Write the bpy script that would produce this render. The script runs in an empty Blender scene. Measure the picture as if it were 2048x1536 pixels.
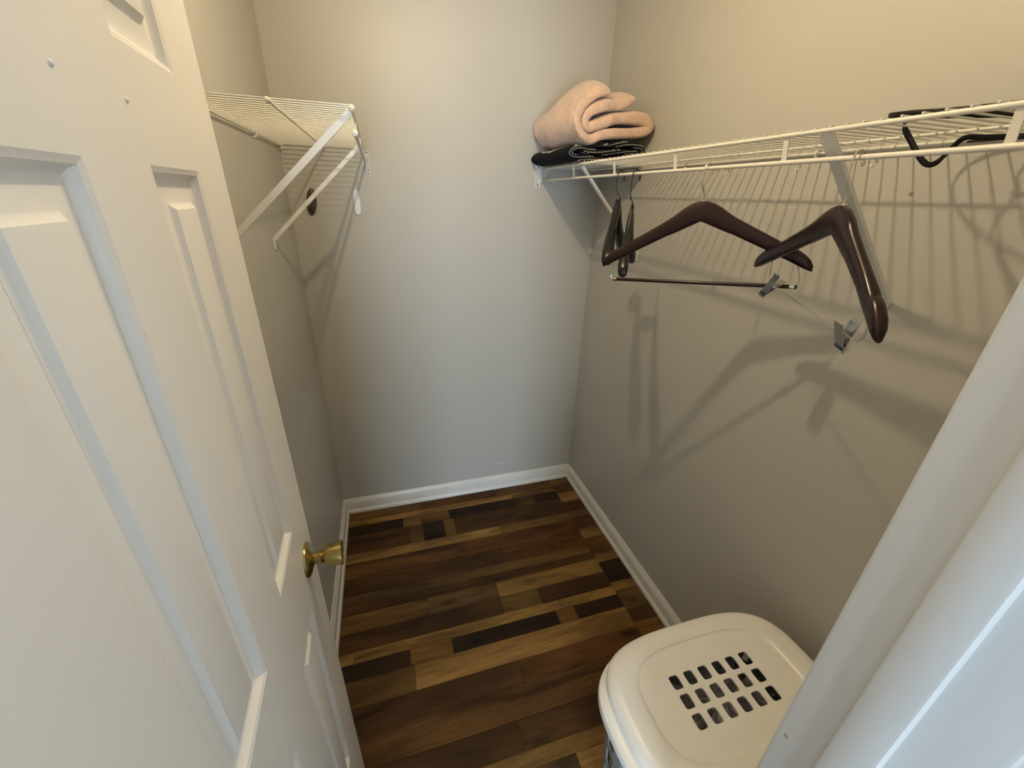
import bpy, bmesh, math, random
from mathutils import Vector, Matrix
S = bpy.context.scene
C = S.collection
pi = math.pi
# ------------------------------------------------------------------ camera
CAM = Vector((0.33147, -0.06238, 1.62)); YAW, PITCH, ROLL, F = 0.3065, 0.43084, -0.03209, 814.5
fwd = Vector((math.sin(YAW)*math.cos(PITCH), math.cos(YAW)*math.cos(PITCH), -math.sin(PITCH)))
rgt = Vector((math.cos(YAW), -math.sin(YAW), 0)); dwn = fwd.cross(rgt)
r2 = math.cos(ROLL)*rgt + math.sin(ROLL)*dwn; d2 = -math.sin(ROLL)*rgt + math.cos(ROLL)*dwn
cd = bpy.data.cameras.new('camera'); co = bpy.data.objects.new('camera', cd); C.objects.link(co)
co.matrix_world = Matrix(((r2.x, -d2.x, -fwd.x, CAM.x), (r2.y, -d2.y, -fwd.y, CAM.y), (r2.z, -d2.z, -fwd.z, CAM.z), (0, 0, 0, 1)))
cd.sensor_width = 36; cd.lens = F/2048*36; cd.clip_start = 0.01
S.camera = co
# ------------------------------------------------------------------ world, lights, exposure
wd = bpy.data.worlds.new('world'); S.world = wd; wd.use_nodes = True
wd.node_tree.nodes['Background'].inputs[0].default_value = (.6, .75, 1, 1)
wd.node_tree.nodes['Background'].inputs[1].default_value = .3
S.view_settings.view_transform = 'Standard'; S.view_settings.look = 'None'
S.view_settings.gamma = 1; S.view_settings.use_curve_mapping = False
S.view_settings.exposure = 0.0
BULB = Vector((0.54, 0.80, 2.33)); BULB_R = .015; BULB_STRENGTH = 1830; BULB_COL = (1, .80, .51)
WIN_POWER = 100; WIN_COL = (.66, .83, 1)
WX, WZ, WW, WH, WY = -.17, 1.05, .9, 1.5, -2.9           # bedroom window: centre x, z, width, height, y
ld = bpy.data.lights.new('window_daylight', 'AREA'); ld.shape = 'RECTANGLE'; ld.size = WW; ld.size_y = WH
ld.energy = WIN_POWER; ld.color = WIN_COL
lo = bpy.data.objects.new('window_daylight', ld); C.objects.link(lo); lo.location = (WX, WY, WZ); lo.rotation_euler = (pi/2, 0, 0)
FILL_POWER = 11; FILL_Y, FILL_Z, FILL_W, FILL_H = -1.45, 1.35, .9, 1.4      # added fill light on the bedroom's right side, brings cool light to the door
ld2 = bpy.data.lights.new('door_fill_light', 'AREA'); ld2.shape = 'RECTANGLE'; ld2.size = FILL_H; ld2.size_y = FILL_W
ld2.energy = FILL_POWER; ld2.color = WIN_COL
lo2 = bpy.data.objects.new('door_fill_light', ld2); C.objects.link(lo2); lo2.location = (2.34, FILL_Y, FILL_Z); lo2.rotation_euler = (0, pi/2, 0)
# ------------------------------------------------------------------ dimensions
W, D, H = 1.3403, 1.8758, 2.44
YF, YJ = .0958, -.027                                     # closet side and bedroom side of the doorway wall
OX0, OX1, OZ = .118, .716, 2.045                          # doorway opening
# ------------------------------------------------------------------ materials
def node(nt, t, **kw):
    n = nt.nodes.new(t)
    for k, v in kw.items(): setattr(n, k, v)
    return n
def mat(name, col, rough=.5, metal=0, spec=.5, bump=0, bscale=200, var=0, vscale=6, emit=None, coat=0, sheen=0, stretch=None, bdist=.001):
    m = bpy.data.materials.new(name); m.use_nodes = True; nt = m.node_tree; b = nt.nodes['Principled BSDF']
    b.inputs['Base Color'].default_value = (*col, 1); b.inputs['Roughness'].default_value = rough; b.inputs['Metallic'].default_value = metal
    b.inputs['Specular IOR Level'].default_value = spec; b.inputs['Coat Weight'].default_value = coat; b.inputs['Coat Roughness'].default_value = .12
    b.inputs['Sheen Weight'].default_value = sheen
    if emit:
        b.inputs['Emission Color'].default_value = (*emit[0], 1); b.inputs['Emission Strength'].default_value = emit[1]
    g = node(nt, 'ShaderNodeNewGeometry')
    vec = g.outputs['Position']
    if stretch:
        mp = node(nt, 'ShaderNodeMapping'); mp.inputs['Scale'].default_value = stretch; nt.links.new(vec, mp.inputs[0]); vec = mp.outputs[0]
    if bump:
        n = node(nt, 'ShaderNodeTexNoise'); n.inputs['Scale'].default_value = bscale; n.inputs['Detail'].default_value = 3; nt.links.new(vec, n.inputs['Vector'])
        bp = node(nt, 'ShaderNodeBump'); bp.inputs['Strength'].default_value = bump; bp.inputs['Distance'].default_value = bdist
        nt.links.new(n.outputs['Fac'], bp.inputs['Height']); nt.links.new(bp.outputs[0], b.inputs['Normal'])
    if var:
        n = node(nt, 'ShaderNodeTexNoise'); n.inputs['Scale'].default_value = vscale; n.inputs['Detail'].default_value = 4; nt.links.new(vec, n.inputs['Vector'])
        mr = node(nt, 'ShaderNodeMapRange'); mr.inputs['From Min'].default_value = .3; mr.inputs['From Max'].default_value = .7
        mr.inputs['To Min'].default_value = 1-var; mr.inputs['To Max'].default_value = 1+var; nt.links.new(n.outputs['Fac'], mr.inputs['Value'])
        mx = node(nt, 'ShaderNodeVectorMath', operation='SCALE'); mx.inputs[0].default_value = col
        nt.links.new(mr.outputs[0], mx.inputs['Scale']); nt.links.new(mx.outputs[0], b.inputs['Base Color'])
    return m
M = {}
M['wall'] = mat('greige_wall_paint', (.50, .485, .440), .42, spec=.42, bump=.12, bscale=260, var=.012, vscale=3)
M['bedwall'] = mat('pale_bedroom_paint', (.72, .72, .71), .6)
M['ceil'] = mat('ceiling_paint', (.75, .73, .69), .9, bump=.2, bscale=200)
M['trim'] = mat('white_trim_paint', (.74, .72, .67), .32, spec=.5, bump=.05, bscale=60, var=.03, vscale=18)
M['jamb'] = mat('white_jamb_paint', (.62, .615, .60), .3, spec=.5, bump=.25, bscale=90, var=.035, vscale=30, stretch=(1, 1, .15))
M['door'] = mat('white_door_paint', (.85, .825, .78), .36, spec=.45, bump=.16, bscale=420)
M['wire'] = mat('white_vinyl_coating', (.80, .77, .68), .35, spec=.5)
M['bracket'] = mat('white_enamel_bracket', (.78, .77, .74), .3, spec=.5)
M['wood_h'] = mat('cherry_lacquered_wood', (.016, .0042, .0038), .27, spec=.32, coat=.12, var=.25, vscale=40, stretch=(1, 1, 1))
M['metal_h'] = mat('brushed_hook_metal', (.72, .68, .58), .22, metal=1)
M['chrome'] = mat('chrome', (.52, .52, .53), .14, metal=1)
M['black_pl'] = mat('black_plastic', (.0055, .0053, .0045), .26, spec=.45)
M['black_wire'] = mat('black_wire', (.012, .012, .012), .35)
M['strap'] = mat('black_strap', (.0035, .0032, .0035), .55, spec=.25)
M['brass'] = mat('antique_brass', (.40, .31, .115), .24, metal=1, var=.25, vscale=60)
M['bronze'] = mat('dark_bronze', (.10, .078, .055), .34, metal=.4)
M['lid'] = mat('white_hamper_plastic', (.91, .885, .83), .3, spec=.5, var=.02, vscale=14)
M['body'] = mat('grey_hamper_plastic', (.30, .31, .33), .4, spec=.5)
M['fleece'] = mat('beige_pink_fleece', (.66, .46, .34), .95, spec=.1, bump=1, bscale=170, bdist=.004, var=.10, vscale=34, sheen=.5)
M['laundry'] = mat('dark_grey_cloth', (.48, .46, .45), .95, spec=.1, bump=.5, bscale=250, var=.2, vscale=12)
M['dark'] = mat('screw_steel', (.16, .14, .12), .4, metal=.8)
M['scuff'] = mat('pale_scuff', (.66, .65, .62), .6)
M['smudge'] = mat('brown_smudge', (.27, .235, .185), .7)
M['bulb'] = mat('lit_bulb', (1, 1, 1), .4, emit=(BULB_COL, BULB_STRENGTH))
M['glass'] = mat('window_glass', (.8, .9, 1), .05, emit=((.66, .83, 1), 1.2))
M['floorbase'] = mat('subfloor', (.06, .045, .03), .8)

def plank_material():
    m = bpy.data.materials.new('wood_plank'); m.use_nodes = True; nt = m.node_tree; b = nt.nodes['Principled BSDF']
    oi = node(nt, 'ShaderNodeObjectInfo'); g = node(nt, 'ShaderNodeNewGeometry')
    off = node(nt, 'ShaderNodeVectorMath', operation='SCALE'); cmb = node(nt, 'ShaderNodeCombineXYZ')
    nt.links.new(oi.outputs['Random'], cmb.inputs[0]); nt.links.new(oi.outputs['Random'], cmb.inputs[1]); nt.links.new(cmb.outputs[0], off.inputs[0]); off.inputs['Scale'].default_value = 37
    add = node(nt, 'ShaderNodeVectorMath', operation='ADD'); nt.links.new(g.outputs['Position'], add.inputs[0]); nt.links.new(off.outputs[0], add.inputs[1])
    def noise(scale, detail, dist=0):
        mp = node(nt, 'ShaderNodeMapping'); mp.inputs['Scale'].default_value = scale; nt.links.new(add.outputs[0], mp.inputs[0])
        n = node(nt, 'ShaderNodeTexNoise'); n.inputs['Scale'].default_value = 1; n.inputs['Detail'].default_value = detail; n.inputs['Distortion'].default_value = dist
        nt.links.new(mp.outputs[0], n.inputs['Vector']); return n.outputs['Fac']
    def rng(v, a, b_, c, d):
        mr = node(nt, 'ShaderNodeMapRange'); mr.clamp = True
        for k, x in zip(('From Min', 'From Max', 'To Min', 'To Max'), (a, b_, c, d)): mr.inputs[k].default_value = x
        nt.links.new(v, mr.inputs['Value']); return mr.outputs[0]
    def mul(a, c):
        n = node(nt, 'ShaderNodeMath', operation='MULTIPLY'); nt.links.new(a, n.inputs[0]); nt.links.new(c, n.inputs[1]); return n.outputs[0]
    broad = rng(noise((2.2, 11, 1), 3, .8), .30, .70, .42, 1.5)       # patches of darker and lighter wood
    grain = rng(noise((7, 130, 1), 5, .4), .3, .7, .78, 1.2)          # long fibres
    saw = rng(noise((160, 9, 1), 2), .35, .65, .965, 1.03)             # fine saw marks across the board
    vo = node(nt, 'ShaderNodeTexVoronoi'); mp = node(nt, 'ShaderNodeMapping'); mp.inputs['Scale'].default_value = (3.2, 7, 0); nt.links.new(add.outputs[0], mp.inputs[0])
    vo.inputs['Scale'].default_value = 1; nt.links.new(mp.outputs[0], vo.inputs['Vector'])
    knot = rng(vo.outputs['Distance'], .03, .16, .35, 1)
    f = mul(mul(broad, grain), mul(saw, knot))
    mx = node(nt, 'ShaderNodeVectorMath', operation='SCALE'); nt.links.new(oi.outputs['Color'], mx.inputs[0]); nt.links.new(f, mx.inputs['Scale'])
    nt.links.new(mx.outputs[0], b.inputs['Base Color'])
    b.inputs['Roughness'].default_value = .6; b.inputs['Specular IOR Level'].default_value = .18
    bp = node(nt, 'ShaderNodeBump'); bp.inputs['Strength'].default_value = .25; bp.inputs['Distance'].default_value = .0006
    nt.links.new(grain, bp.inputs['Height']); nt.links.new(bp.outputs[0], b.inputs['Normal'])
    return m
M['plank'] = plank_material()

def pattern_material():
    m = bpy.data.materials.new('black_white_print'); m.use_nodes = True; nt = m.node_tree; b = nt.nodes['Principled BSDF']
    u = node(nt, 'ShaderNodeUVMap')
    w = node(nt, 'ShaderNodeTexWave', wave_type='BANDS', bands_direction='X', wave_profile='SAW'); w.inputs['Scale'].default_value = 1.25; w.inputs['Distortion'].default_value = 2.2
    w.inputs['Detail'].default_value = 1; w.inputs['Detail Scale'].default_value = 1.4
    nt.links.new(u.outputs[0], w.inputs['Vector'])
    cr = node(nt, 'ShaderNodeValToRGB'); e = cr.color_ramp; e.interpolation = 'CONSTANT'
    e.elements[0].position = 0; e.elements[0].color = (.008, .008, .012, 1); e.elements[1].position = .60; e.elements[1].color = (.45, .42, .36, 1)
    for p_, c_ in ((.68, (.008, .008, .012, 1)), (.78, (.45, .42, .36, 1)), (.87, (.008, .008, .012, 1))):
        x = e.elements.new(p_); x.color = c_
    nt.links.new(w.outputs['Fac'], cr.inputs[0]); nt.links.new(cr.outputs[0], b.inputs['Base Color'])
    b.inputs['Roughness'].default_value = .9; b.inputs['Specular IOR Level'].default_value = .15
    return m
M['print'] = pattern_material()

# ------------------------------------------------------------------ mesh helpers
def V(*a): return Vector(a)
class MB:
    """collects geometry in world coordinates; build() links ONE mesh object"""
    def __init__(s): s.v = []; s.f = []; s.uv = {}
    def loops(s, L, closed=True, cap=True, wrap=False):
        n = len(L[0]); b = len(s.v)
        for l in L: s.v += [Vector(p) for p in l]
        R = len(L)
        for i in range(R if wrap else R-1):
            a, c = b+i*n, b+((i+1) % R)*n
            for j in range(n if closed else n-1):
                k = (j+1) % n; s.f.append((a+j, a+k, c+k, c+j))
        if cap and closed and not wrap:
            s.f.append(tuple(range(b+n-1, b-1, -1))); s.f.append(tuple(range(b+(R-1)*n, b+R*n)))
        return s
    def box(s, lo, hi):
        (x0, y0, z0), (x1, y1, z1) = lo, hi
        return s.loops([[(x0, y0, z), (x1, y0, z), (x1, y1, z), (x0, y1, z)] for z in (z0, z1)])
    def tube(s, path, r, n=10, closed=False, flat=None, up=None):
        """round (or flattened: flat=(width, thick, width direction)) tube along a path"""
        P = [Vector(p) for p in path]; L = []; prev = None
        for i, p in enumerate(P):
            if closed: t = P[(i+1) % len(P)]-P[i-1]
            else: t = P[min(i+1, len(P)-1)]-P[max(i-1, 0)]
            t.normalize()
            if flat:
                a = Vector(flat[2]); a = (a-t*a.dot(t)).normalized(); c = t.cross(a); ra, rc = flat[0]/2, flat[1]/2
            else:
                if prev is None:
                    a = t.orthogonal().normalized()
                else:
                    a = (prev-t*prev.dot(t)).normalized()
                prev = a; c = t.cross(a); rr = r[i] if isinstance(r, (list, tuple)) else r; ra = rc = rr
            L.append([p+a*ra*math.cos(2*pi*k/n)+c*rc*math.sin(2*pi*k/n) for k in range(n)])
        return s.loops(L, wrap=closed)
    def bar(s, p0, p1, wdir, w, t):
        """flat bar with a rectangular section"""
        p0, p1 = Vector(p0), Vector(p1); d = (p1-p0).normalized(); a = Vector(wdir); a = (a-d*a.dot(d)).normalized(); c = d.cross(a)
        return s.loops([[p+a*x*w/2+c*y*t/2 for x, y in ((-1, -1), (1, -1), (1, 1), (-1, 1))] for p in (p0, p1)])
    def lathe(s, o, ax, prof, n=24, cap=True):
        o, ax = Vector(o), Vector(ax).normalized(); a = ax.orthogonal().normalized(); c = ax.cross(a)
        return s.loops([[o+ax*h+a*r*math.cos(2*pi*k/n)+c*r*math.sin(2*pi*k/n) for k in range(n)] for r, h in prof], cap=cap)
    def build(s, name, m, parent=None, smooth=35, uv=None):
        o0 = parent.location if parent is not None and parent.type == 'EMPTY' else V(0, 0, 0)
        if parent is not None and parent.parent is not None: o0 = o0+parent.parent.location
        me = bpy.data.meshes.new(name); me.from_pydata([p-o0 for p in s.v], [], s.f)
        if uv:
            l = me.uv_layers.new(name='UVMap')
            for poly in me.polygons:
                for li in poly.loop_indices: l.data[li].uv = uv[me.loops[li].vertex_index]
        bm = bmesh.new(); bm.from_mesh(me); bmesh.ops.recalc_face_normals(bm, faces=bm.faces); bm.to_mesh(me); bm.free()
        me.materials.append(m)
        if smooth:
            me.shade_smooth(); me.set_sharp_from_angle(angle=math.radians(smooth))
        o = bpy.data.objects.new(name, me); C.objects.link(o)
        if parent is not None: o.parent = parent
        return o
def tag(o, label=None, cat=None, group=None, kind=None):
    if label: o['label'] = label
    if cat: o['category'] = cat
    if group: o['group'] = group
    if kind: o['kind'] = kind
    return o
def thing(name, loc, label, cat, group=None, kind=None):
    o = bpy.data.objects.new(name, None); C.objects.link(o); o.location = loc; o.empty_display_size = .05
    return tag(o, label, cat, group, kind)
def inst(src, name, parent, loc, scale=None, color=None):
    o = bpy.data.objects.new(name, src); C.objects.link(o); o.parent = parent; o.location = loc
    if scale: o.scale = scale
    if color: o.color = (*color, 1)
    return o
def catmull(P, n=8):
    P = [Vector(p) for p in P]; out = []
    for i in range(len(P)-1):
        a, b, c, d = P[max(i-1, 0)], P[i], P[i+1], P[min(i+2, len(P)-1)]
        for k in range(n):
            t = k/n; out.append(.5*((2*b)+(c-a)*t+(2*a-5*b+4*c-d)*t*t+(3*b-a-3*c+d)*t**3))
    out.append(P[-1]); return out
def bevel(o, w, seg=2):
    m = o.modifiers.new('bevel', 'BEVEL'); m.width = w; m.segments = seg; m.limit_method = 'ANGLE'; return o

# ------------------------------------------------------------------ room shell
def wallbox(name, lo, hi, label, m='wall'):
    return tag(MB().box(lo, hi).build(name, M[m], smooth=0), label, 'wall', kind='structure')
wall_back = wallbox('wall_back', (-.12, D, 0), (W+.12, D+.12, H), 'greige painted back wall of the closet with a white baseboard')
wall_left = wallbox('wall_left', (-.12, YF, 0), (0, D, H), 'greige closet wall behind the open white door')
wall_right = wallbox('wall_right', (W, YF, 0), (W+.12, D, H), 'greige closet wall behind the hanging clothes hangers')
mb = MB()
mb.box((-1.9, YJ+.006, 0), (OX0-.02, YF-.004, H)); mb.box((OX1+.02, YJ+.006, 0), (2.4, YF-.004, H)); mb.box((OX0-.02, YJ+.006, OZ+.02), (OX1+.02, YF-.004, H))
tag(mb.build('wall_front', M['wall'], smooth=0), 'greige wall around the closet doorway', 'wall', kind='structure')
wallbox('wall_bedroom_left', (-2.0, -3.1, 0), (-1.9, YJ+.006, H), 'plain bedroom wall beside the closet doorway', 'bedwall')
mb = MB()
ya, yb, za, zb = FILL_Y-FILL_W/2-.02, FILL_Y+FILL_W/2+.02, FILL_Z-FILL_H/2-.02, FILL_Z+FILL_H/2+.02
mb.box((2.4, -3.1, 0), (2.5, ya, H)); mb.box((2.4, yb, 0), (2.5, YJ+.006, H)); mb.box((2.4, ya, 0), (2.5, yb, za)); mb.box((2.4, ya, zb), (2.5, yb, H))
tag(mb.build('wall_bedroom_right', M['bedwall'], smooth=0), 'plain bedroom wall across from the closet door', 'wall', kind='structure')
fill_win = thing('added_fill_window', (2.45, FILL_Y, za), 'white framed window added out of view to light the open closet door', 'window', kind='structure')  # frame and pane made up to go with the added door fill light
for a, b_ in (((2.42, ya, za), (2.47, ya+.04, zb)), ((2.42, yb-.04, za), (2.47, yb, zb)), ((2.42, ya+.04, za), (2.47, yb-.04, za+.04)), ((2.42, ya+.04, zb-.04), (2.47, yb-.04, zb))):
    MB().box(a, b_).build('window_frame', M['trim'], fill_win, smooth=0)
MB().box((2.444, ya+.04, za+.04), (2.45, yb-.04, zb-.04)).build('pane', M['glass'], fill_win, smooth=0)
mb = MB()
x0, x1, z0, z1 = WX-WW/2-.02, WX+WW/2+.02, WZ-WH/2-.02, WZ+WH/2+.02
mb.box((-1.9, -3.1, 0), (x0, -3.0, H)); mb.box((x1, -3.1, 0), (2.4, -3.0, H)); mb.box((x0, -3.1, 0), (x1, -3.0, z0)); mb.box((x0, -3.1, z1), (x1, -3.0, H))
tag(mb.build('wall_bedroom_rear', M['bedwall'], smooth=0), 'plain bedroom wall holding the window', 'wall', kind='structure')
win = thing('window_1', (WX, -3.05, z0), 'white framed bedroom window facing the closet doorway', 'window', kind='structure')
for a, b_ in (((x0, -3.07, z0), (x0+.04, -3.02, z1)), ((x1-.04, -3.07, z0), (x1, -3.02, z1)), ((x0+.04, -3.07, z0), (x1-.04, -3.02, z0+.04)), ((x0+.04, -3.07, z1-.04), (x1-.04, -3.02, z1)), ((x0+.04, -3.065, WZ-.02), (x1-.04, -3.025, WZ+.02))):
    MB().box(a, b_).build('window_frame', M['trim'], win, smooth=0)
for a, b_ in ((z0+.04, WZ-.02), (WZ+.02, z1-.04)): MB().box((x0+.04, -3.05, a), (x1-.04, -3.044, b_)).build('pane', M['glass'], win, smooth=0)
tag(MB().box((-2, -3.1, H), (2.5, D+.12, H+.1)).build('ceiling', M['ceil'], smooth=0), 'flat white ceiling over closet and bedroom', 'ceiling', kind='structure')

# ------------------------------------------------------------------ floor of separate planks
floor = tag(MB().box((-2, -3.1, -.1), (2.5, D+.12, -.006)).build('floor', M['floorbase'], smooth=0), 'mixed-tone brown wood plank floor', 'floor', kind='structure')
cube = bpy.data.meshes.new('plank')
bm = bmesh.new(); bmesh.ops.create_cube(bm, size=1); bm.to_mesh(cube); bm.free(); cube.materials.append(M['plank'])
T_ = (.190, .122, .056); TL = (.215, .142, .068); O_ = (.098, .063, .028); B_ = (.080, .044, .020); DB = (.052, .029, .014); K_ = (.020, .012, .007); R_ = (.084, .040, .017); OR = (.125, .070, .030); G_ = (.086, .060, .035)
rnd = random.Random(4)
def plank(x0, x1, y0, y1, col):
    g = .0005; k = rnd.uniform(.94, 1.06)
    inst(cube, 'plank', floor, ((x0+x1)/2, (y0+y1)/2, -.003+rnd.uniform(0, .00025)), (x1-x0-2*g, y1-y0-2*g, .006), (col[0]*k*1.18, col[1]*k, col[2]*k*.62))
XE = 1.202
rows = [  # y0, y1, [(x end, colour) ...] starting at x = 0
 (1.788, 1.876, [(.40, O_), (.84, R_), (XE, B_)]), (1.747, 1.788, [(.12, T_), (.93, T_), (1.21, T_)]),
 (1.678, 1.747, [(.20, K_), (.30, K_), (.395, T_), (.55, OR), (.94, K_), (1.05, B_), (XE, K_)]),
 (1.553, 1.678, [(.33, DB), (.40, G_), (.51, K_), (.565, O_), (.90, DB), (XE, DB)]),
 (1.497, 1.553, [(.792, TL), (1.205, O_)]), (1.405, 1.497, [(.60, B_), (1.192, R_)]), (1.313, 1.405, [(.76, DB), (1.192, R_)]),
 (1.262, 1.313, [(.55, G_), (XE, O_)]), (1.217, 1.262, [(.687, DB), (XE, DB)]),
 (1.136, 1.217, [(.38, O_), (.687, G_), (1.206, T_)]), (1.055, 1.136, [(.687, DB), (.86, O_), (1.205, DB)]),
 (1.010, 1.055, [(.08, T_), (.93, T_), (1.203, TL)]), (.947, 1.010, [(.287, K_), (.45, OR), (.90, K_), (.985, B_), (XE, K_)]),
 (.855, .947, [(.30, O_), (1.2, T_)]), (.770, .855, [(.685, DB), (1.2, R_)]),
 (.668, .770, [(1.2, B_)]), (.578, .668, [(.62, DB), (1.2, DB)]), (.530, .578, [(1.2, T_)])]
for y0, y1, segs in rows:
    x = 0
    for xe, c in segs: xe = XE if xe > 1.18 else xe; plank(x, xe, y0, y1, c); x = xe
for y0, y1, c in ((1.80, 1.876, OR), (1.72, 1.80, DB), (1.64, 1.72, T_), (1.56, 1.64, DB), (1.51, 1.56, G_), (1.43, 1.51, DB), (1.35, 1.43, T_), (1.243, 1.35, B_), (1.192, 1.243, T_), (1.072, 1.192, K_), (1.025, 1.072, T_), (.925, 1.025, G_), (.87, .925, DB), (.80, .87, OR), (.69, .80, DB), (.578, .69, O_), (.53, .578, B_)):
    plank(XE, W, y0, y1, c)
pal = [T_, O_, B_, DB, K_, R_, G_, TL]
y = .530
while y > -3.0:
    h = rnd.choice((.045, .06, .09, .13)); y0 = max(y-h, -3.0); x = 0 if y0 > 0 else -1.9; xm = W if y0 > 0 else 2.4
    while x < xm-.01:
        xe = min(x+rnd.uniform(.35, 1.1), xm)
        if xm-xe < .15: xe = xm
        plank(x, xe, y0, y, rnd.choice(pal)); x = xe
    y = y0

# ------------------------------------------------------------------ baseboards
prof = [(0, 0), (.0135, 0), (.0135, .064), (.0128, .0665), (.0112, .0675), (.0112, .0695), (.0118, .071), (.0095, .0755), (.0060, .0825), (.0045, .0860), (.0030, .088), (0, .088)]
shoe = [(.0135, 0), (.0230, 0), (.0230, .005), (.0218, .0095), (.0190, .0150), (.0160, .0190), (.0135, .0205)]
def run(side, pr):
    if side == 'back': return [[(d, D-d, z) for d, z in pr], [(W-d, D-d, z) for d, z in pr]]
    if side == 'left': return [[(d, YF, z) for d, z in pr], [(d, D-d, z) for d, z in pr]]
    return [[(W-d, YF, z) for d, z in pr], [(W-d, D-d, z) for d, z in pr]]
for side, lab in (('back', 'white moulded baseboard along the back closet wall'), ('left', 'white moulded baseboard running behind the open door'), ('right', 'white moulded baseboard running behind the laundry hamper')):
    b = tag(MB().loops(run(side, prof)).build('baseboard_'+side, M['trim'], smooth=40), lab, 'baseboard', kind='structure')
    MB().loops(run(side, shoe)).build('shoe_molding', M['trim'], b, smooth=50)
# nail specks on the shoe moulding
for (x, y) in ((.27, D-.0216), (.72, D-.0216), (1.02, D-.0216)):
    MB().lathe((x, y, .012), (0, -1, 0), [(.0022, 0), (.0016, .0006)], 8).build('nail_head', M['dark'], bpy.data.objects['baseboard_back'])
for (x, y) in ((W-.0216, 1.55), (W-.0216, 1.2), (W-.0216, .95)):
    MB().lathe((x, y, .012), (-1, 0, 0), [(.0022, 0), (.0016, .0006)], 8).build('nail_head', M['dark'], bpy.data.objects['baseboard_right'])
# marks on the walls
mb = MB(); ol = [(-.022, -.006), (-.008, -.002), (.006, .001), (.021, .003), (.024, .009), (.010, .010), (-.004, .006), (-.018, .003)]
mb.loops([[(.886+x, D+.0002, .168+z) for x, z in ol], [(.886+x, D-.0005, .168+z) for x, z in ol]]).build('paint_scuff', M['scuff'], wall_back, smooth=0)
mb = MB(); mb.lathe((W+.0002, .5588, 1.648), (-1, 0, 0), [(.0045, 0), (.004, .0003)], 10); mb.build('wall_smudge', M['smudge'], wall_right)

# ------------------------------------------------------------------ door frame
jt = thing('trim_1', (OX1, YF, 0), 'white painted door jamb with stop beside the laundry hamper', 'door frame', kind='structure')
r_ = .004
def jsec(x, s):   # rounded plank section in the x-y plane; s = +1 jamb stands to +x
    return [(x+s*.02, YJ), (x+s*r_, YJ), (x+s*r_*.3, YJ+r_*.3), (x, YJ+r_), (x, YF-r_), (x+s*r_*.3, YF-r_*.3), (x+s*r_, YF), (x+s*.02, YF)]
MB().loops([[(x, y, z) for x, y in jsec(OX1, 1)] for z in (0, OZ+.02)]).build('jamb', M['jamb'], jt)
MB().loops([[(x, y, z) for x, y in jsec(OX0, -1)] for z in (0, OZ+.02)]).build('jamb', M['jamb'], jt)
MB().box((OX0, YJ, OZ), (OX1, YF, OZ+.02)).build('head_jamb', M['jamb'], jt, smooth=0)
def stop(x, s): return [(x, .0178), (x-s*.007, .0178), (x-s*.0092, .0188), (x-s*.010, .0212), (x-s*.010, .0490), (x-s*.0092, .0506), (x-s*.0075, .0511), (x, .0511)]
MB().loops([[(x, y, z) for x, y in stop(OX1, 1)] for z in (0, OZ)]).build('door_stop', M['jamb'], jt)
MB().loops([[(x, y, z) for x, y in stop(OX0, -1)] for z in (0, OZ)]).build('door_stop', M['jamb'], jt)
MB().box((OX0+.01, .0178, OZ-.01), (OX1-.01, .0511, OZ)).build('door_stop', M['jamb'], jt, smooth=0)
for z, y in ((1.0756, .0847),):
    MB().lathe((OX1-.0001, y, z), (-1, 0, 0), [(.0024, 0), (.0018, .0004)], 8).build('chip_mark', M['smudge'], jt)

# ------------------------------------------------------------------ six-panel door
TH = -.045; EX, EY = .1342, .6526; DW, DT = .575, .035
dd = V(math.sin(TH), math.cos(TH), 0); dn = V(math.cos(TH), -math.sin(TH), 0)      # hinge -> latch, face normal
def DP(s, z, off=0): return V(EX, EY, 0)-dd*s+dn*off+V(0, 0, z)
door = thing('door_1', DP(DW, 0), 'open white six-panel door with a brass knob', 'door', kind='structure')
cols = [(.107, .238), (.343, .474)]; prow = [(.37, .912), (1.088, 1.636), (1.726, 1.93)]
sx = sorted({0, DW, *[a for c in cols for a in c]}); sz = sorted({.012, 2.03, *[a for c in prow for a in c]})
mb = MB()
def isp(s0, z0): return any(abs(s0-c[0]) < 1e-6 for c in cols) and any(abs(z0-p_[0]) < 1e-6 for p_ in prow)
def quad(pts): b = len(mb.v); mb.v += pts; mb.f.append(tuple(range(b, b+4)))
for i in range(len(sx)-1):
    for j in range(len(sz)-1):
        a, b_, c, d = sx[i], sx[i+1], sz[j], sz[j+1]
        if not isp(a, c): quad([DP(a, c), DP(b_, c), DP(b_, d), DP(a, d)])
        quad([DP(a, c, -DT), DP(b_, c, -DT), DP(b_, d, -DT), DP(a, d, -DT)])
for i in range(len(sz)-1):
    for s in (0, DW): quad([DP(s, sz[i]), DP(s, sz[i+1]), DP(s, sz[i+1], -DT), DP(s, sz[i], -DT)])
for i in range(len(sx)-1):
    for z in (.012, 2.03): quad([DP(sx[i], z), DP(sx[i+1], z), DP(sx[i+1], z, -DT), DP(sx[i], z, -DT)])
so = mb.build('slab', M['door'], door, smooth=0)
bm = bmesh.new(); bm.from_mesh(so.data); bmesh.ops.remove_doubles(bm, verts=bm.verts, dist=1e-5); bmesh.ops.recalc_face_normals(bm, faces=bm.faces); bm.to_mesh(so.data); bm.free()
ring = [(0, 0), (.003, -.0012), (.005, -.0018), (.0075, -.0060), (.011, -.0088), (.0145, -.0096), (.018, -.0094), (.031, -.0070), (.0335, -.0055), (.0375, -.0018), (.041, -.0010)]
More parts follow.
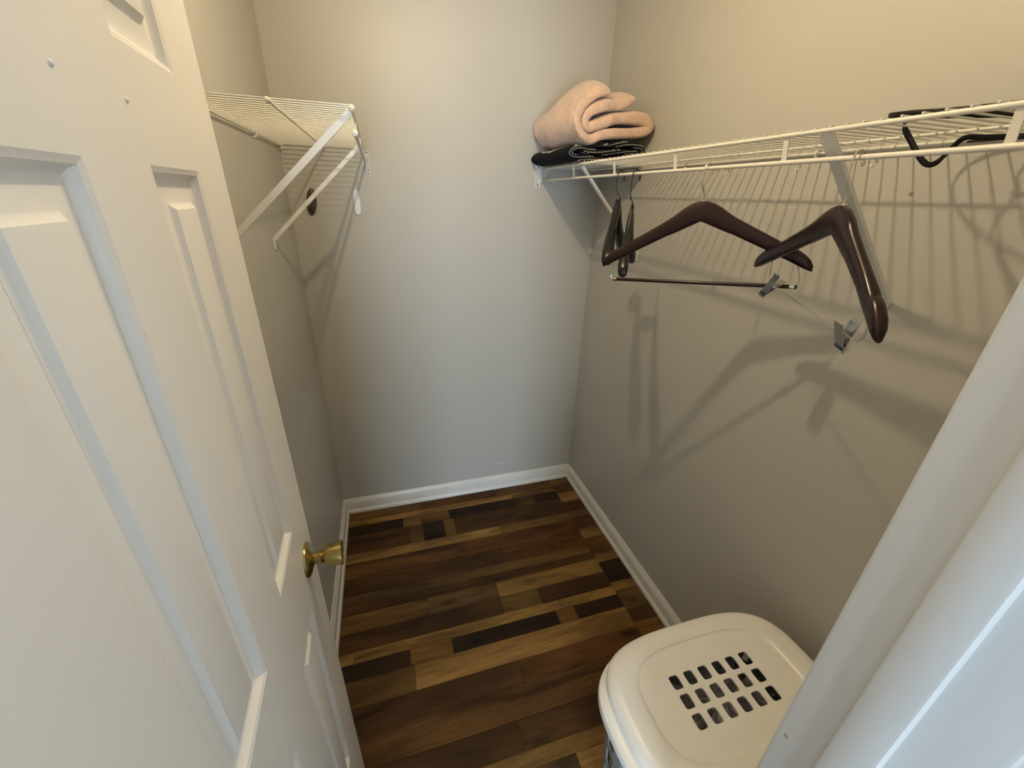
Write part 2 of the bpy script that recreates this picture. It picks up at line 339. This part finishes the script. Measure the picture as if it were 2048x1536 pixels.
for c in cols:
    for p_ in prow:
        mb = MB(); L = []
        for d, o in ring:
            L.append([DP(c[0]+d, p_[0]+d, o), DP(c[1]-d, p_[0]+d, o), DP(c[1]-d, p_[1]-d, o), DP(c[0]+d, p_[1]-d, o)])
        mb.loops(L, cap=False); n = len(mb.v); mb.f.append((n-4, n-3, n-2, n-1)); mb.build('panel', M['door'], door, smooth=22)
for s, z in ((.3406, 1.6858), (.246, 1.682)):
    MB().lathe(DP(s, z, -.0002), dn, [(.0024, 0), (.0021, .0008), (.0013, .0014), (.0003, .0016)], 12).build('paint_drip', M['door'], door)
ko = DP(.064, .978)
knob = MB().lathe(ko, dn, [(.0105, .012), (.0115, .016), (.0118, .026), (.0125, .0275), (.0150, .0295), (.0185, .034), (.0205, .041), (.0220, .050), (.0232, .060), (.0235, .063), (.0225, .0645), (.0205, .0645), (.0195, .0628), (.0030, .0622)], 32).build('door_knob', M['brass'], door, smooth=30)
knob['label'] = 'antique brass tulip door knob'
MB().lathe(ko, dn, [(.0330, 0), (.0330, .002), (.0318, .0045), (.0270, .0075), (.0190, .0095), (.0135, .0120), (.0118, .0135)], 32).build('rosette', M['brass'], knob)
for z in (.25, 1.02, 1.80):
    MB().lathe(DP(DW-.002, z, -DT-.003), (0, 0, 1), [(.005, 0), (.005, .088)], 12).build('hinge', M['brass'], door)

# ------------------------------------------------------------------ wire shelves
def wire_mesh(name, length, r):
    mb = MB().tube([(0, 0, 0), (length, 0, 0)], r, 8); o = mb.build(name, M['wire']); me = o.data; bpy.data.objects.remove(o); return me
def cap_end(parent, p, r): MB().lathe((p[0], p[1], p[2]), (0, -1, 0), [(r*.6, -.012), (r*1.0, -.012), (r*1.05, .002), (r*.9, .005), (r*.4, .0065)], 12).build('end_cap', M['wire'], parent)
def end_bracket(parent, x, z0, z1, s, w=.024):      # white clip that holds the front rails on the back wall; s = side away from the wall shelf
    MB().box((x-w/2, D-.003, z0), (x+w/2, D, z1)).build('end_bracket', M['bracket'], parent, smooth=0)
    for xx in (x-w/2+.001, x+w/2-.003): MB().box((xx, D-.026, z0+.018), (xx+.002, D-.003, z1-.014)).build('end_bracket', M['bracket'], parent, smooth=0)
    for z in (z0+.007, z1-.006): MB().lathe((x, D-.003, z), (0, -1, 0), [(.004, 0), (.003, .0012)], 10).build('screw', M['dark'], parent)
PIT = .0261
# right shelf
rs = thing('wire_shelf', (W, D, 1.735), 'white wire shelf holding the folded blankets and the wooden hangers', 'shelf', 'white wire closet shelves')
RX, RZ, LX, LZ = 1.056, 1.735, 1.064, 1.692
y0 = YF+.004
wm = wire_mesh('deck_wire', W-.004-RX+.003, .0016)
n = int((D-.01-y0)/PIT)
for i in range(n+1):
    inst(wm, 'deck_wire', rs, (RX-.003-W, (D-.008-i*PIT)-D, .0052))
MB().tube([(RX, y0, RZ), (RX, D-.006, RZ)], .0038, 12).build('front_rail', M['wire'], rs)
MB().tube([(LX, y0, LZ), (LX, D-.006, LZ)], .0042, 12).build('hang_rod', M['wire'], rs)
MB().tube([(1.221, y0, RZ-.001), (1.221, D-.006, RZ-.001)], .0026, 10).build('middle_rail', M['wire'], rs)
MB().tube([(1.3325, y0, RZ-.002), (1.3325, D-.006, RZ-.002)], .0028, 10).build('back_rail', M['wire'], rs)
for y in (1.862, 1.548, 1.241, .937, .618, .306):
    MB().bar((RX+.001, y, RZ-.001), (LX, y, LZ+.001), (0, 1, 0), .0105, .0022).build('lip_strut', M['wire'], rs, smooth=0)
end_bracket(rs, 1.036, 1.664, 1.748, -1)
def brace(parent, top, bot, w, wdir, foot, t=.008):
    b = MB(); b.bar(top, bot, wdir, w, t); d = (Vector(bot)-Vector(top)).normalized(); o = b.build('brace', M['bracket'], parent, smooth=0)
    f = MB().box((bot[0]-foot[0], bot[1]-.007, bot[2]-.030), (bot[0]+foot[1], bot[1]+.007, bot[2]+.006)); fo = f.build('brace_foot', M['bracket'], o, smooth=0)
    MB().lathe((bot[0]-foot[0] if foot[0] > foot[1] else bot[0]+foot[1], bot[1], bot[2]-.020), (-1 if foot[0] > foot[1] else 1, 0, 0), [(.0045, 0), (.0035, .0018), (.001, .0026)], 10).build('screw', M['dark'], o)
    return o
brace(rs, (RX+.005, 1.478, RZ-.006), (W-.004, 1.462, 1.424), .015, (0, 1, 0), (.0005, .003))
brace(rs, (RX+.005, .545, RZ-.004), (W-.004, .524, 1.440), .021, (0, 1, 0), (.0005, .003))
for y in (1.25, .78, .34): MB().tube([(1.338, y, RZ+.004), (1.330, y, RZ+.004), (1.326, y, RZ-.003), (1.330, y, RZ-.009), (1.339, y, RZ-.011)], .003, 8).build('wall_clip', M['wire'], rs)
# little hooks under the rod
for y in (.757, .585, .455): MB().tube([(LX+.002, y, LZ-.003), (LX+.006, y, LZ-.008), (LX+.004, y+.002, LZ-.013), (LX-.001, y+.003, LZ-.012)], .0018, 8).build('rod_clip', M['wire'], rs)
# left shelf
LXF, LZT, LXR, LZR, YE = .301, 1.770, .302, 1.727, .948
ls = thing('wire_shelf', (0, D, LZT), 'empty white wire shelf on the wall behind the open door', 'shelf', 'white wire closet shelves')
wm2 = wire_mesh('deck_wire', LXF-.004+.003, .0014)
n = int((D-.008-YE-.004)/PIT)
for i in range(n+1): inst(wm2, 'deck_wire', ls, (.004, -.008-i*PIT, .0052))
MB().tube([(LXF, YE, LZT), (LXF, D-.006, LZT)], .0038, 12).build('front_rail', M['wire'], ls)
MB().tube([(LXR, YE, LZR), (LXR, D-.006, LZR)], .0042, 12).build('hang_rod', M['wire'], ls)
MB().tube([(.156, YE-.02, LZT-.001), (.156, D-.006, LZT-.001)], .0026, 10).build('middle_rail', M['wire'], ls)
MB().tube([(.008, YE, LZT-.002), (.008, D-.006, LZT-.002)], .0028, 10).build('back_rail', M['wire'], ls)
cap_end(ls, (LXF, YE, LZT), .0058); cap_end(ls, (LXR, YE, LZR), .0062); cap_end(ls, (.156, YE-.02, LZT-.001), .0048)
for y in (1.10, 1.41, 1.72): MB().bar((LXF, y, LZT-.001), (LXR, y, LZR+.001), (0, 1, 0), .0105, .0022).build('lip_strut', M['wire'], ls, smooth=0)
end_bracket(ls, .309, 1.692, 1.768, 1, .014)
brace(ls, (LXF-.005, .965, LZT-.005), (.005, .955, 1.492), .008, (0, 1, 0), (.004, .0005), .0130)
brace(ls, (LXF-.006, 1.47, LZT-.020), (.005, 1.476, 1.474), .008, (0, 1, 0), (.004, .0005), .0120)
for y in (1.485, D-.02): MB().tube([(.002, y, LZT+.004), (.010, y, LZT+.004), (.014, y, LZT-.003), (.010, y, LZT-.010), (.001, y, LZT-.014)], .0032, 8).build('wall_clip', M['wire'], ls)
mb = MB(); ol = [(.0135*math.cos(a)*(.85 if math.sin(a) > 0 else 1), .049*(1 if math.sin(a) > 0 else -1)*abs(math.sin(a))**.35) for a in [2*pi*k/24 for k in range(24)]]
wt = mb.loops([[(.252+x, D, 1.581+z) for x, z in ol], [(.252+x, D-.004, 1.581+z) for x, z in ol], [(.252+x*.8, D-.006, 1.581+z*.95) for x, z in ol]]).build('wall_tab', M['bracket'], ls)
MB().lathe((.252, D-.006, 1.552), (0, -1, 0), [(.005, 0), (.004, .0015), (.001, .002)], 12).build('screw', M['bracket'], wt)

# ------------------------------------------------------------------ oval hook on the back wall
hk = thing('wall_hook', (.081, D, 1.53), 'small dark oval hook stuck on the back wall under the empty wire shelf', 'hook')
ring_ = lambda a, b_, y: [(.081+a*math.cos(t)+.006*math.sin(t), y, 1.578+b_*math.sin(t)) for t in [2*pi*k/32 for k in range(32)]]
MB().loops([ring_(.0185, .0500, D), ring_(.0185, .0500, D-.005), ring_(.0165, .0475, D-.009), ring_(.0110, .0400, D-.012), ring_(.003, .012, D-.0135)]).build('hook_plate', M['bronze'], hk)
MB().tube(catmull([(.081, D-.010, 1.560), (.0805, D-.020, 1.553), (.0803, D-.028, 1.556), (.0803, D-.031, 1.566)], 5), .0045, 10).build('hook_arm', M['bronze'], hk)

# ------------------------------------------------------------------ hangers
def sect(c, a, h, t, n=14, e=2.6):
    """superellipse section: height h along a (unit, mostly up), thickness t along b"""
    out = []
    for k in range(n):
        th = 2*pi*k/n; x, y = math.cos(th), math.sin(th)
        out.append((abs(x)**(2/e)*(1 if x >= 0 else -1)*h/2, abs(y)**(2/e)*(1 if y >= 0 else -1)*t/2))
    return out
def place(phi, tilt, o):
    """maps local (u along the arms, v across, z up) to the world"""
    d = V(math.cos(phi), math.sin(phi), 0); nrm = V(-d.y, d.x, 0)
    ux = d*math.cos(tilt)+V(0, 0, math.sin(tilt)); uz = V(0, 0, math.cos(tilt))-d*math.sin(tilt)
    return lambda u, v, z: o+ux*u+nrm*v+uz*z
def body(st, f, bend):
    L = []
    for s in (-1, 1):
        for row in (st[::-1] if s < 0 else st[1:]):
            u, zt, zb, t = row; L.append([f(s*u, -bend*(u/.22)**2+y, (zt+zb)/2+x) for x, y in sect(0, 0, zt-zb, t)])
    return MB().loops(L)
def hook(f_rod, apex, rod, mirror=1, drop=.0, rr=.0125):
    """wire hook from the hanger neck over the rod, in the plane across the rod"""
    a = Vector(rod); b = Vector(apex); z0 = b.z-a.z
    pts = [(0, z0-.012), (0, z0+.008), (-.003*mirror, z0+.020), (-.012*mirror, z0+.036), (-rr*mirror, -.012)]
    for k in range(11):
        t = pi+(-pi*1.12)*k/10; pts.append((rr*math.cos(t)*mirror, .0065-rr+ rr*math.sin(t)+.0035))
    base = V((b.x-a.x), (b.y-a.y), 0)
    out = []
    for x, z in pts:
        k = max(0, min(1, z/z0)) if z0 < 0 else 0
        out.append(V(a.x+x, a.y, a.z+z)+base*k)
    return out
# wooden hanger with a trouser bar
def wood_hanger(phi, tilt, y0, apexz, label, hw, bend, tk):
    o = V(LX, y0, apexz); h = thing('clothes_hanger', o, label, 'hanger', 'clothes hangers on the rod'); f = place(phi, tilt, o); k = hw/.24
    st = [(0, 0, -.045, tk), (.012*k, -.0012, -.050, tk), (.026*k, -.006, -.056, tk), (.042*k, -.015, -.063, tk), (.058*k, -.027, -.070, tk), (.075*k, -.038, -.0765, tk*.98), (.10*k, -.052, -.088, tk*.98), (.14*k, -.0735, -.1065, tk), (.18*k, -.095, -.126, tk*1.1), (.187*k, -.1010, -.129, tk*1.1), (.192*k, -.1005, -.1315, tk*1.1), (.205*k, -.106, -.138, tk*1.1), (.222*k, -.118, -.1465, tk*1.05), (.233*k, -.129, -.151, tk*.85), (.239*k, -.140, -.1525, tk*.45)]
    body(st, f, bend).build('hanger_body', M['wood_h'], h, smooth=40)
    hp = hook(None, o, (LX, y0, LZ)); ho = MB().tube(catmull(hp, 3), .0017, 10).build('hook', M['metal_h'], h)
    MB().lathe(hp[-1], V(0, 0, -1), [(.0017, -.002), (.0026, 0), (.0026, .003), (.001, .0045)], 10).build('hook_tip', M['metal_h'], ho)
    MB().lathe(f(0, 0, -.001), (0, 0, 1), [(.005, 0), (.005, .002), (.003, .0035)], 12).build('collar', M['metal_h'], h)
    return h, f
h1, f1 = wood_hanger(-.9245, .088, .8115, 1.6240, 'dark cherry wooden hanger with a wooden trouser bar', .24, .012, .015)
MB().tube([f1(-.212, 0, -.1875), f1(.218, 0, -.1875)], .0046, 12).build('trouser_bar', M['wood_h'], h1)
for s in (-1, 1):
    MB().tube(catmull([f1(s*.207, -.008, -.128), f1(s*.214, -.006, -.150), f1(s*.2195, -.002, -.172), f1(s*.2185, 0, -.1835), f1(s*.214, 0, -.1875)], 4), .0014, 8).build('bar_wire', M['metal_h'], h1)
    MB().lathe(f1(s*.209, 0, -.1875), f1(s, 0, 0)-f1(0, 0, 0), [(.0056, -.006), (.0056, .004), (.003, .0055)], 12).build('bar_ferrule', M['metal_h'], h1)
h2, f2 = wood_hanger(-2.0081, -.078, .4794, 1.6236, 'dark cherry wooden hanger with two chrome trouser clips', .224, .014, .019)
MB().tube(catmull([f2(-.172, -.006, -.118), f2(-.173, -.003, -.140), f2(-.173, 0, -.160), f2(-.167, 0, -.1725), f2(-.155, 0, -.1745)], 4)+[f2(.155, 0, -.1745)]+catmull([f2(.166, 0, -.1725), f2(.173, 0, -.160), f2(.173, -.003, -.140), f2(.172, -.006, -.118)], 4), .0016, 8).build('clip_bar', M['metal_h'], h2)
def clip(u, ang, yaw, spread):
    """pinch clip: two chrome plates in a narrow X on the bar, black pads at the jaws"""
    o = f2(u, 0, -.1745); ux = (f2(1, 0, 0)-f2(0, 0, 0)); vy = (f2(0, 1, 0)-f2(0, 0, 0)); uz = (f2(0, 0, 1)-f2(0, 0, 0))
    ca, sa = math.cos(yaw), math.sin(yaw); ux, vy = ux*ca+vy*sa, vy*ca-ux*sa
    hoff = .027*math.sin(spread)*.9; g = MB().tube([o-ux*.0135, o+ux*.0135], .0036, 10).build('clip', M['chrome'], h2)
    for s in (-1, 1):
        a = ang+s*spread; dz = uz*math.cos(a)+vy*math.sin(a); dv = vy*math.cos(a)-uz*math.sin(a)
        p = MB(); P = lambda x, z, v: o+ux*x+dz*z+dv*(s*hoff+v)
        prof_ = [(-.029, .0005), (-.024, -.0002), (.0, .0), (.020, .0006), (.0235, s*.0025)]
        p.loops([[P(-.013*(1-.12*(i == 0)), z, v-.0006), P(.013*(1-.12*(i == 0)), z, v-.0006), P(.013*(1-.12*(i == 0)), z, v+.0006), P(-.013*(1-.12*(i == 0)), z, v+.0006)] for i, (z, v) in enumerate(prof_)]).build('clip_plate', M['chrome'], g, smooth=0)
        q = MB(); q.loops([[P(x, z, v) for x, z in ((-.010, -.025), (.010, -.025), (.010, -.014), (-.010, -.014))] for v in (-s*.0008, -s*.0030)]).build('clip_pad', M['black_pl'], g, smooth=0)
clip(-.150, .60, 0, .20); clip(.128, -.12, -.05, .26)
# black plastic suit hangers
def plastic_hanger(phi, tilt, y0, apexz, label, hw, t0, t1, drop):
    o = V(LX, y0, apexz); h = thing('clothes_hanger', o, label, 'hanger', 'clothes hangers on the rod'); f = place(phi, tilt, o); k = hw/.213; q = drop/.165
    st = [(u*k, zt*q, zb*q, t0+(t1-t0)*w) for u, zt, zb, w in ((0, .004, -.040, 0), (.012, .002, -.042, .05), (.026, -.012, -.050, .35), (.045, -.036, -.070, .42), (.075, -.060, -.098, .5), (.11, -.084, -.122, .75), (.145, -.106, -.144, .95), (.175, -.124, -.163, 1), (.195, -.137, -.172, .95), (.207, -.147, -.176, .7), (.213, -.156, -.175, .15))]
    body(st, f, .022).build('hanger_body', M['black_pl'], h, smooth=40)
    hp = hook(None, o, (LX, y0, LZ)); ho = MB().tube(catmull(hp, 3), .0017, 8).build('hook', M['black_wire'], h)
    MB().lathe(hp[-1], V(0, 0, -1), [(.0017, -.002), (.0028, 0), (.0028, .010), (.001, .012)], 10).build('hook_tip', M['black_wire'], ho)
    MB().lathe(f(0, 0, -.030), (0, 0, 1), [(t0*.5, 0), (t0*.56, .010), (t0*.56, .032), (t0*.4, .037), (.003, .044)], 14).build('collar', M['black_pl'], h)
    return h
plastic_hanger(math.radians(51.5), 0, 1.197, 1.618, 'black plastic suit hanger next to the corner of the back wall', .178, .016, .036, .165)
plastic_hanger(math.radians(53.5), 0, 1.1107, 1.598, 'black plastic suit hanger next to the wooden trouser bar hanger', .155, .010, .030, .168)

# ------------------------------------------------------------------ folded textiles on the shelf
def ribbon(path, t, ys, name, m, shape, uvs=(1, 1), ends=.6):
    """thick folded cloth: a ribbon of thickness t following path in x-z, carried through the depths ys"""
    P = [Vector((p[0], 0, p[1])) for p in path]; P = catmull(P, 6); n = len(P); nor = []; acc = [0]
    for i in range(n):
        d = (P[min(i+1, n-1)]-P[max(i-1, 0)]).normalized(); nor.append(V(-d.z, 0, d.x))
        if i: acc.append(acc[-1]+(P[i]-P[i-1]).length)
    L = []; UV = []; mb = MB(); R = len(ys)
    prof = [math.sin(min(1, (min(i, n-1-i)+.6)/4)*pi/2) for i in range(n)]
    for j, y in enumerate(ys):
        e = min(j, R-1-j); k = (ends, .88, 1)[min(e, 2)]
        def pt(i, s):
            p = P[i]+nor[i]*s*t/2*prof[i]*k; return shape(p.x, y, p.z)
        loop = [pt(i, 1) for i in range(n)]+[pt(i, -1) for i in range(n-1, -1, -1)]
        UV += [(acc[i]*uvs[0]*3, y*uvs[1]*3) for i in range(n)]+[(acc[i]*uvs[0]*3+.37, y*uvs[1]*3+.2) for i in range(n-1, -1, -1)]
        L.append(loop)
    mb.loops(L, cap=False)
    for j in (0, R-1):
        b = j*2*n
        for i in range(n-1): mb.f.append((b+i, b+i+1, b+2*n-2-i, b+2*n-1-i))
    return mb.build(name, m, smooth=75, uv=UV)
bp = [(1.152, 1.957), (1.093, 1.947), (1.041, 1.909), (1.020, 1.863), (1.046, 1.826), (1.090, 1.817), (1.146, 1.839), (1.235, 1.846), (1.298, 1.851), (1.304, 1.874), (1.252, 1.890), (1.178, 1.885), (1.112, 1.863), (1.074, 1.852), (1.057, 1.868), (1.078, 1.897), (1.135, 1.917), (1.200, 1.927), (1.236, 1.943)]
def bshape(x, y, z):
    q = (y-1.47)/.38
    w = .006*math.sin(9*y+14*x)+.004*math.sin(23*x-17*y+3)+.003*math.sin(31*y+19*z)+.0032*math.sin(52*x+38*z+5*math.sin(11*y))*math.sin(41*y+17*z)
    up = max(0, z-1.86)*(.38*math.sin(pi*min(1, q*1.25+.05))-.35*max(0, q-.55)) + (.012*q if z < 1.86 else .012*q)
    return V(min(x-.012*q+w*.8, W-.006), y+.012*math.sin(40*x+25*z), z+up+w*.5)
ysb = [1.468, 1.474, 1.482, 1.50, 1.53, 1.57, 1.61, 1.65, 1.69, 1.73, 1.77, 1.81, 1.838, 1.848, 1.853]
bl = ribbon(bp, .034, ysb, 'blanket', M['fleece'], bshape); sm_ = bl.modifiers.new('soft', 'SUBSURF'); sm_.levels = sm_.render_levels = 1
tag(bl, 'pinkish beige fleece blanket folded up on top of the black printed cloth', 'blanket')
cp = [(1.290, 1.7545), (1.20, 1.7545), (1.10, 1.7545), (1.032, 1.7555), (1.006, 1.769), (1.030, 1.7855), (1.09, 1.7790), (1.16, 1.7790), (1.23, 1.7805), (1.290, 1.7805), (1.311, 1.792), (1.290, 1.8035), (1.24, 1.8075), (1.19, 1.8055), (1.150, 1.8000)]
def cshape(x, y, z):
    w = .002*math.sin(17*y+21*x)+.002*math.sin(37*x-13*y)
    return V(min(x+w-.008*(y-1.5)/.35, W-.006), y+.01*math.sin(33*x+40*z), max(z+w*.4, 1.7422))
tag(ribbon(cp, .0220, [1.475, 1.482, 1.49, 1.52, 1.56, 1.62, 1.68, 1.74, 1.80, 1.84, 1.848, 1.854], 'folded_cloth', M['print'], cshape), 'folded black cloth with white stripes lying under the beige blanket', 'cloth')

# ------------------------------------------------------------------ black coiled strap on the shelf
def ringp(cx, cy, cz, rx, ry, a0, a1, n, dz=0): return [(cx+rx*math.cos(a), cy+ry*math.sin(a), cz+dz*math.sin(a)) for a in [a0+(a1-a0)*k/n for k in range(n+1)]]
sp = [(x, y, 1.7468+max(0, (y-.40)/.145)*.016+max(0, x-1.15)*.06) for x, y, z in ringp(1.205, .395, 0, .085, .150, -pi*.2, pi*1.25, 14)]+[(x, y, 1.756+max(0, (y-.36)/.11)*.006) for x, y, z in ringp(1.215, .355, 0, .075, .115, -pi*.7, pi*.52, 12)]
sp += [(1.17, .497, 1.752), (1.150, .490, 1.742), (1.150, .474, 1.722), (1.152, .450, 1.694), (1.156, .438, 1.684), (1.165, .432, 1.688), (1.185, .436, 1.702), (1.205, .434, 1.722), (1.222, .418, 1.7225), (1.240, .385, 1.722), (1.250, .345, 1.724), (1.245, .300, 1.726)]
tag(MB().tube(catmull(sp, 4), 0, 8, flat=(.0080, .0034, (0, .25, 1))).build('coiled_strap', M['strap'], smooth=60), 'black coiled strap looping over and through the wire shelf', 'strap')
sp2 = [(1.255, .455, 1.7225), (1.250, .420, 1.7215), (1.232, .380, 1.7215), (1.215, .335, 1.722), (1.200, .290, 1.723)]
tag(MB().tube(catmull(sp2, 4), 0, 8, flat=(.0075, .0034, (1, 0, .3))).build('strap_end', M['strap'], smooth=60), 'loose black strap end hanging just below the shelf wires', 'strap')

# ------------------------------------------------------------------ laundry hamper
HX, HY = .993, .325
hp_ = thing('laundry_hamper', (HX, HY, 0), 'white lidded plastic laundry hamper with grey slotted sides', 'hamper')
def se(a, b_, z, n=96, e=3.3, dx=0, bow=0):
    out = []
    for k in range(n):
        t = 2*pi*k/n; x, y = math.cos(t), math.sin(t)
        out.append((HX+dx+a*abs(x)**(2/e)*(1 if x >= 0 else -1), HY+b_*abs(y)**(2/e)*(1 if y >= 0 else -1), z))
    return out
A, B2 = .265, .168
top = [(.30, .30, .6035), (.55, .52, .6035), (.70, .66, .6030), (.735, .69, .6032), (.755, .71, .6068), (.79, .75, .6080), (.90, .88, .6072), (.955, .945, .6045), (.985, .98, .5990), (1.0, 1.0, .5915), (1.0, 1.0, .5790)]
bot = [(.985, .985, .5790), (.985, .985, .5900), (.95, .94, .5995), (.79, .75, .6030), (.755, .71, .6020), (.735, .69, .5990), (.30, .30, .5995)]
mb = MB().loops([se(A*a, B2*b_, z) for a, b_, z in top+bot]); lid = mb.build('lid', M['lid'], hp_, smooth=30)
cut = MB()
for i in range(6):
    for j in range(3):
        cx, cy = HX-.0005+(i-2.5)*.0405, HY+.0005+(j-1)*.0405; rr = []
        for k in range(16):
            t = 2*pi*(k+.5)/16; x, y = math.cos(t), math.sin(t); e = 5
            rr.append((cx+.0125*abs(x)**(2/e)*(1 if x >= 0 else -1)+.0, cy+.0150*abs(y)**(2/e)*(1 if y >= 0 else -1)))
        cut.loops([[(x, y, z) for x, y in rr] for z in (.58, .64)])
co_ = cut.build('cutter', M['lid'], hp_, smooth=0)
md = lid.modifiers.new('holes', 'BOOLEAN'); md.operation = 'DIFFERENCE'; md.object = co_; md.solver = 'EXACT'
bpy.context.view_layer.update(); dg = bpy.context.evaluated_depsgraph_get()
nm = bpy.data.meshes.new_from_object(lid.evaluated_get(dg)); lid.modifiers.clear(); old = lid.data; lid.data = nm
nm.set_sharp_from_angle(angle=math.radians(30)); bpy.data.objects.remove(co_)
# rim with the two end grips
def rim(a, b_, z): return se(a, b_, z, e=2.9)
MB().loops([rim(.250, .158, .5775), rim(.262, .163, .5775), rim(.278, .169, .5765), rim(.287, .172, .5715), rim(.289, .1725, .562), rim(.288, .172, .552), rim(.285, .171, .552), rim(.285, .171, .562), rim(.280, .168, .5700), rim(.262, .163, .5735), rim(.250, .158, .5735)], cap=False, wrap=True).build('rim', M['lid'], hp_, smooth=40)
# slotted body
NZ, NA = 42, 120
mb = MB(); b0 = 0
def ring_b(z):
    k = z/.574; return se(.222+.036*k, .132+.028*k, z, NA, 3.0)
zs = [.004+(.574-.004)*i/NZ for i in range(NZ+1)]
for z in zs: mb.v += [Vector(p) for p in ring_b(z)]
for i in range(NZ):
    for j in range(NA):
        slot = 3 < i < NZ-3 and j % 5 in (1, 2) and (i+2*(j//5 % 2)) % 6 not in (0, 1)
        if not slot: k = (j+1) % NA; mb.f.append((i*NA+j, i*NA+k, (i+1)*NA+k, (i+1)*NA+j))
mb.f.append(tuple(range(NA)))
bo = mb.build('basket_body', M['body'], hp_, smooth=50); sm = bo.modifiers.new('thick', 'SOLIDIFY'); sm.thickness = .003; sm.offset = -1
# clothes seen through the lid
mb = MB(); L = []
rl = random.Random(2)
for i, (k, z) in enumerate(((.86, .012), (.90, .10), (.92, .30), (.93, .44), (.86, .50), (.66, .525), (.40, .535), (.15, .537))):
    L.append([(HX+(p[0]-HX), HY+(p[1]-HY), z+.022*math.sin(9*a+i*1.3)*(i > 2)+.012*math.sin(23*a)*(i > 2)) for a, p in [(2*pi*q/60, pt) for q, pt in enumerate(se(.218*k, .130*k, z, 60, 2.6))]])
mb.loops(L)
tag(mb.build('laundry', M['laundry'], smooth=60), 'grey clothes inside the white lidded hamper', 'laundry')

# ------------------------------------------------------------------ ceiling lamp
lamp = thing('ceiling_light', (BULB.x, BULB.y, H), 'round bare bulb in a white ceiling socket lighting the closet', 'lamp')
MB().lathe((BULB.x, BULB.y, H), (0, 0, -1), [(.06, 0), (.06, .012), (.05, .022), (.03, .032), (.024, .078), (.016, .082)], 28).build('socket', M['trim'], lamp)
MB().lathe((BULB.x, BULB.y, BULB.z), (0, 0, 1), [(BULB_R*math.sin(pi*k/14), -BULB_R*math.cos(pi*k/14)) for k in range(1, 13)]+[(.008, BULB_R*1.05), (.010, .034)], 28).build('bulb', M['bulb'], lamp)
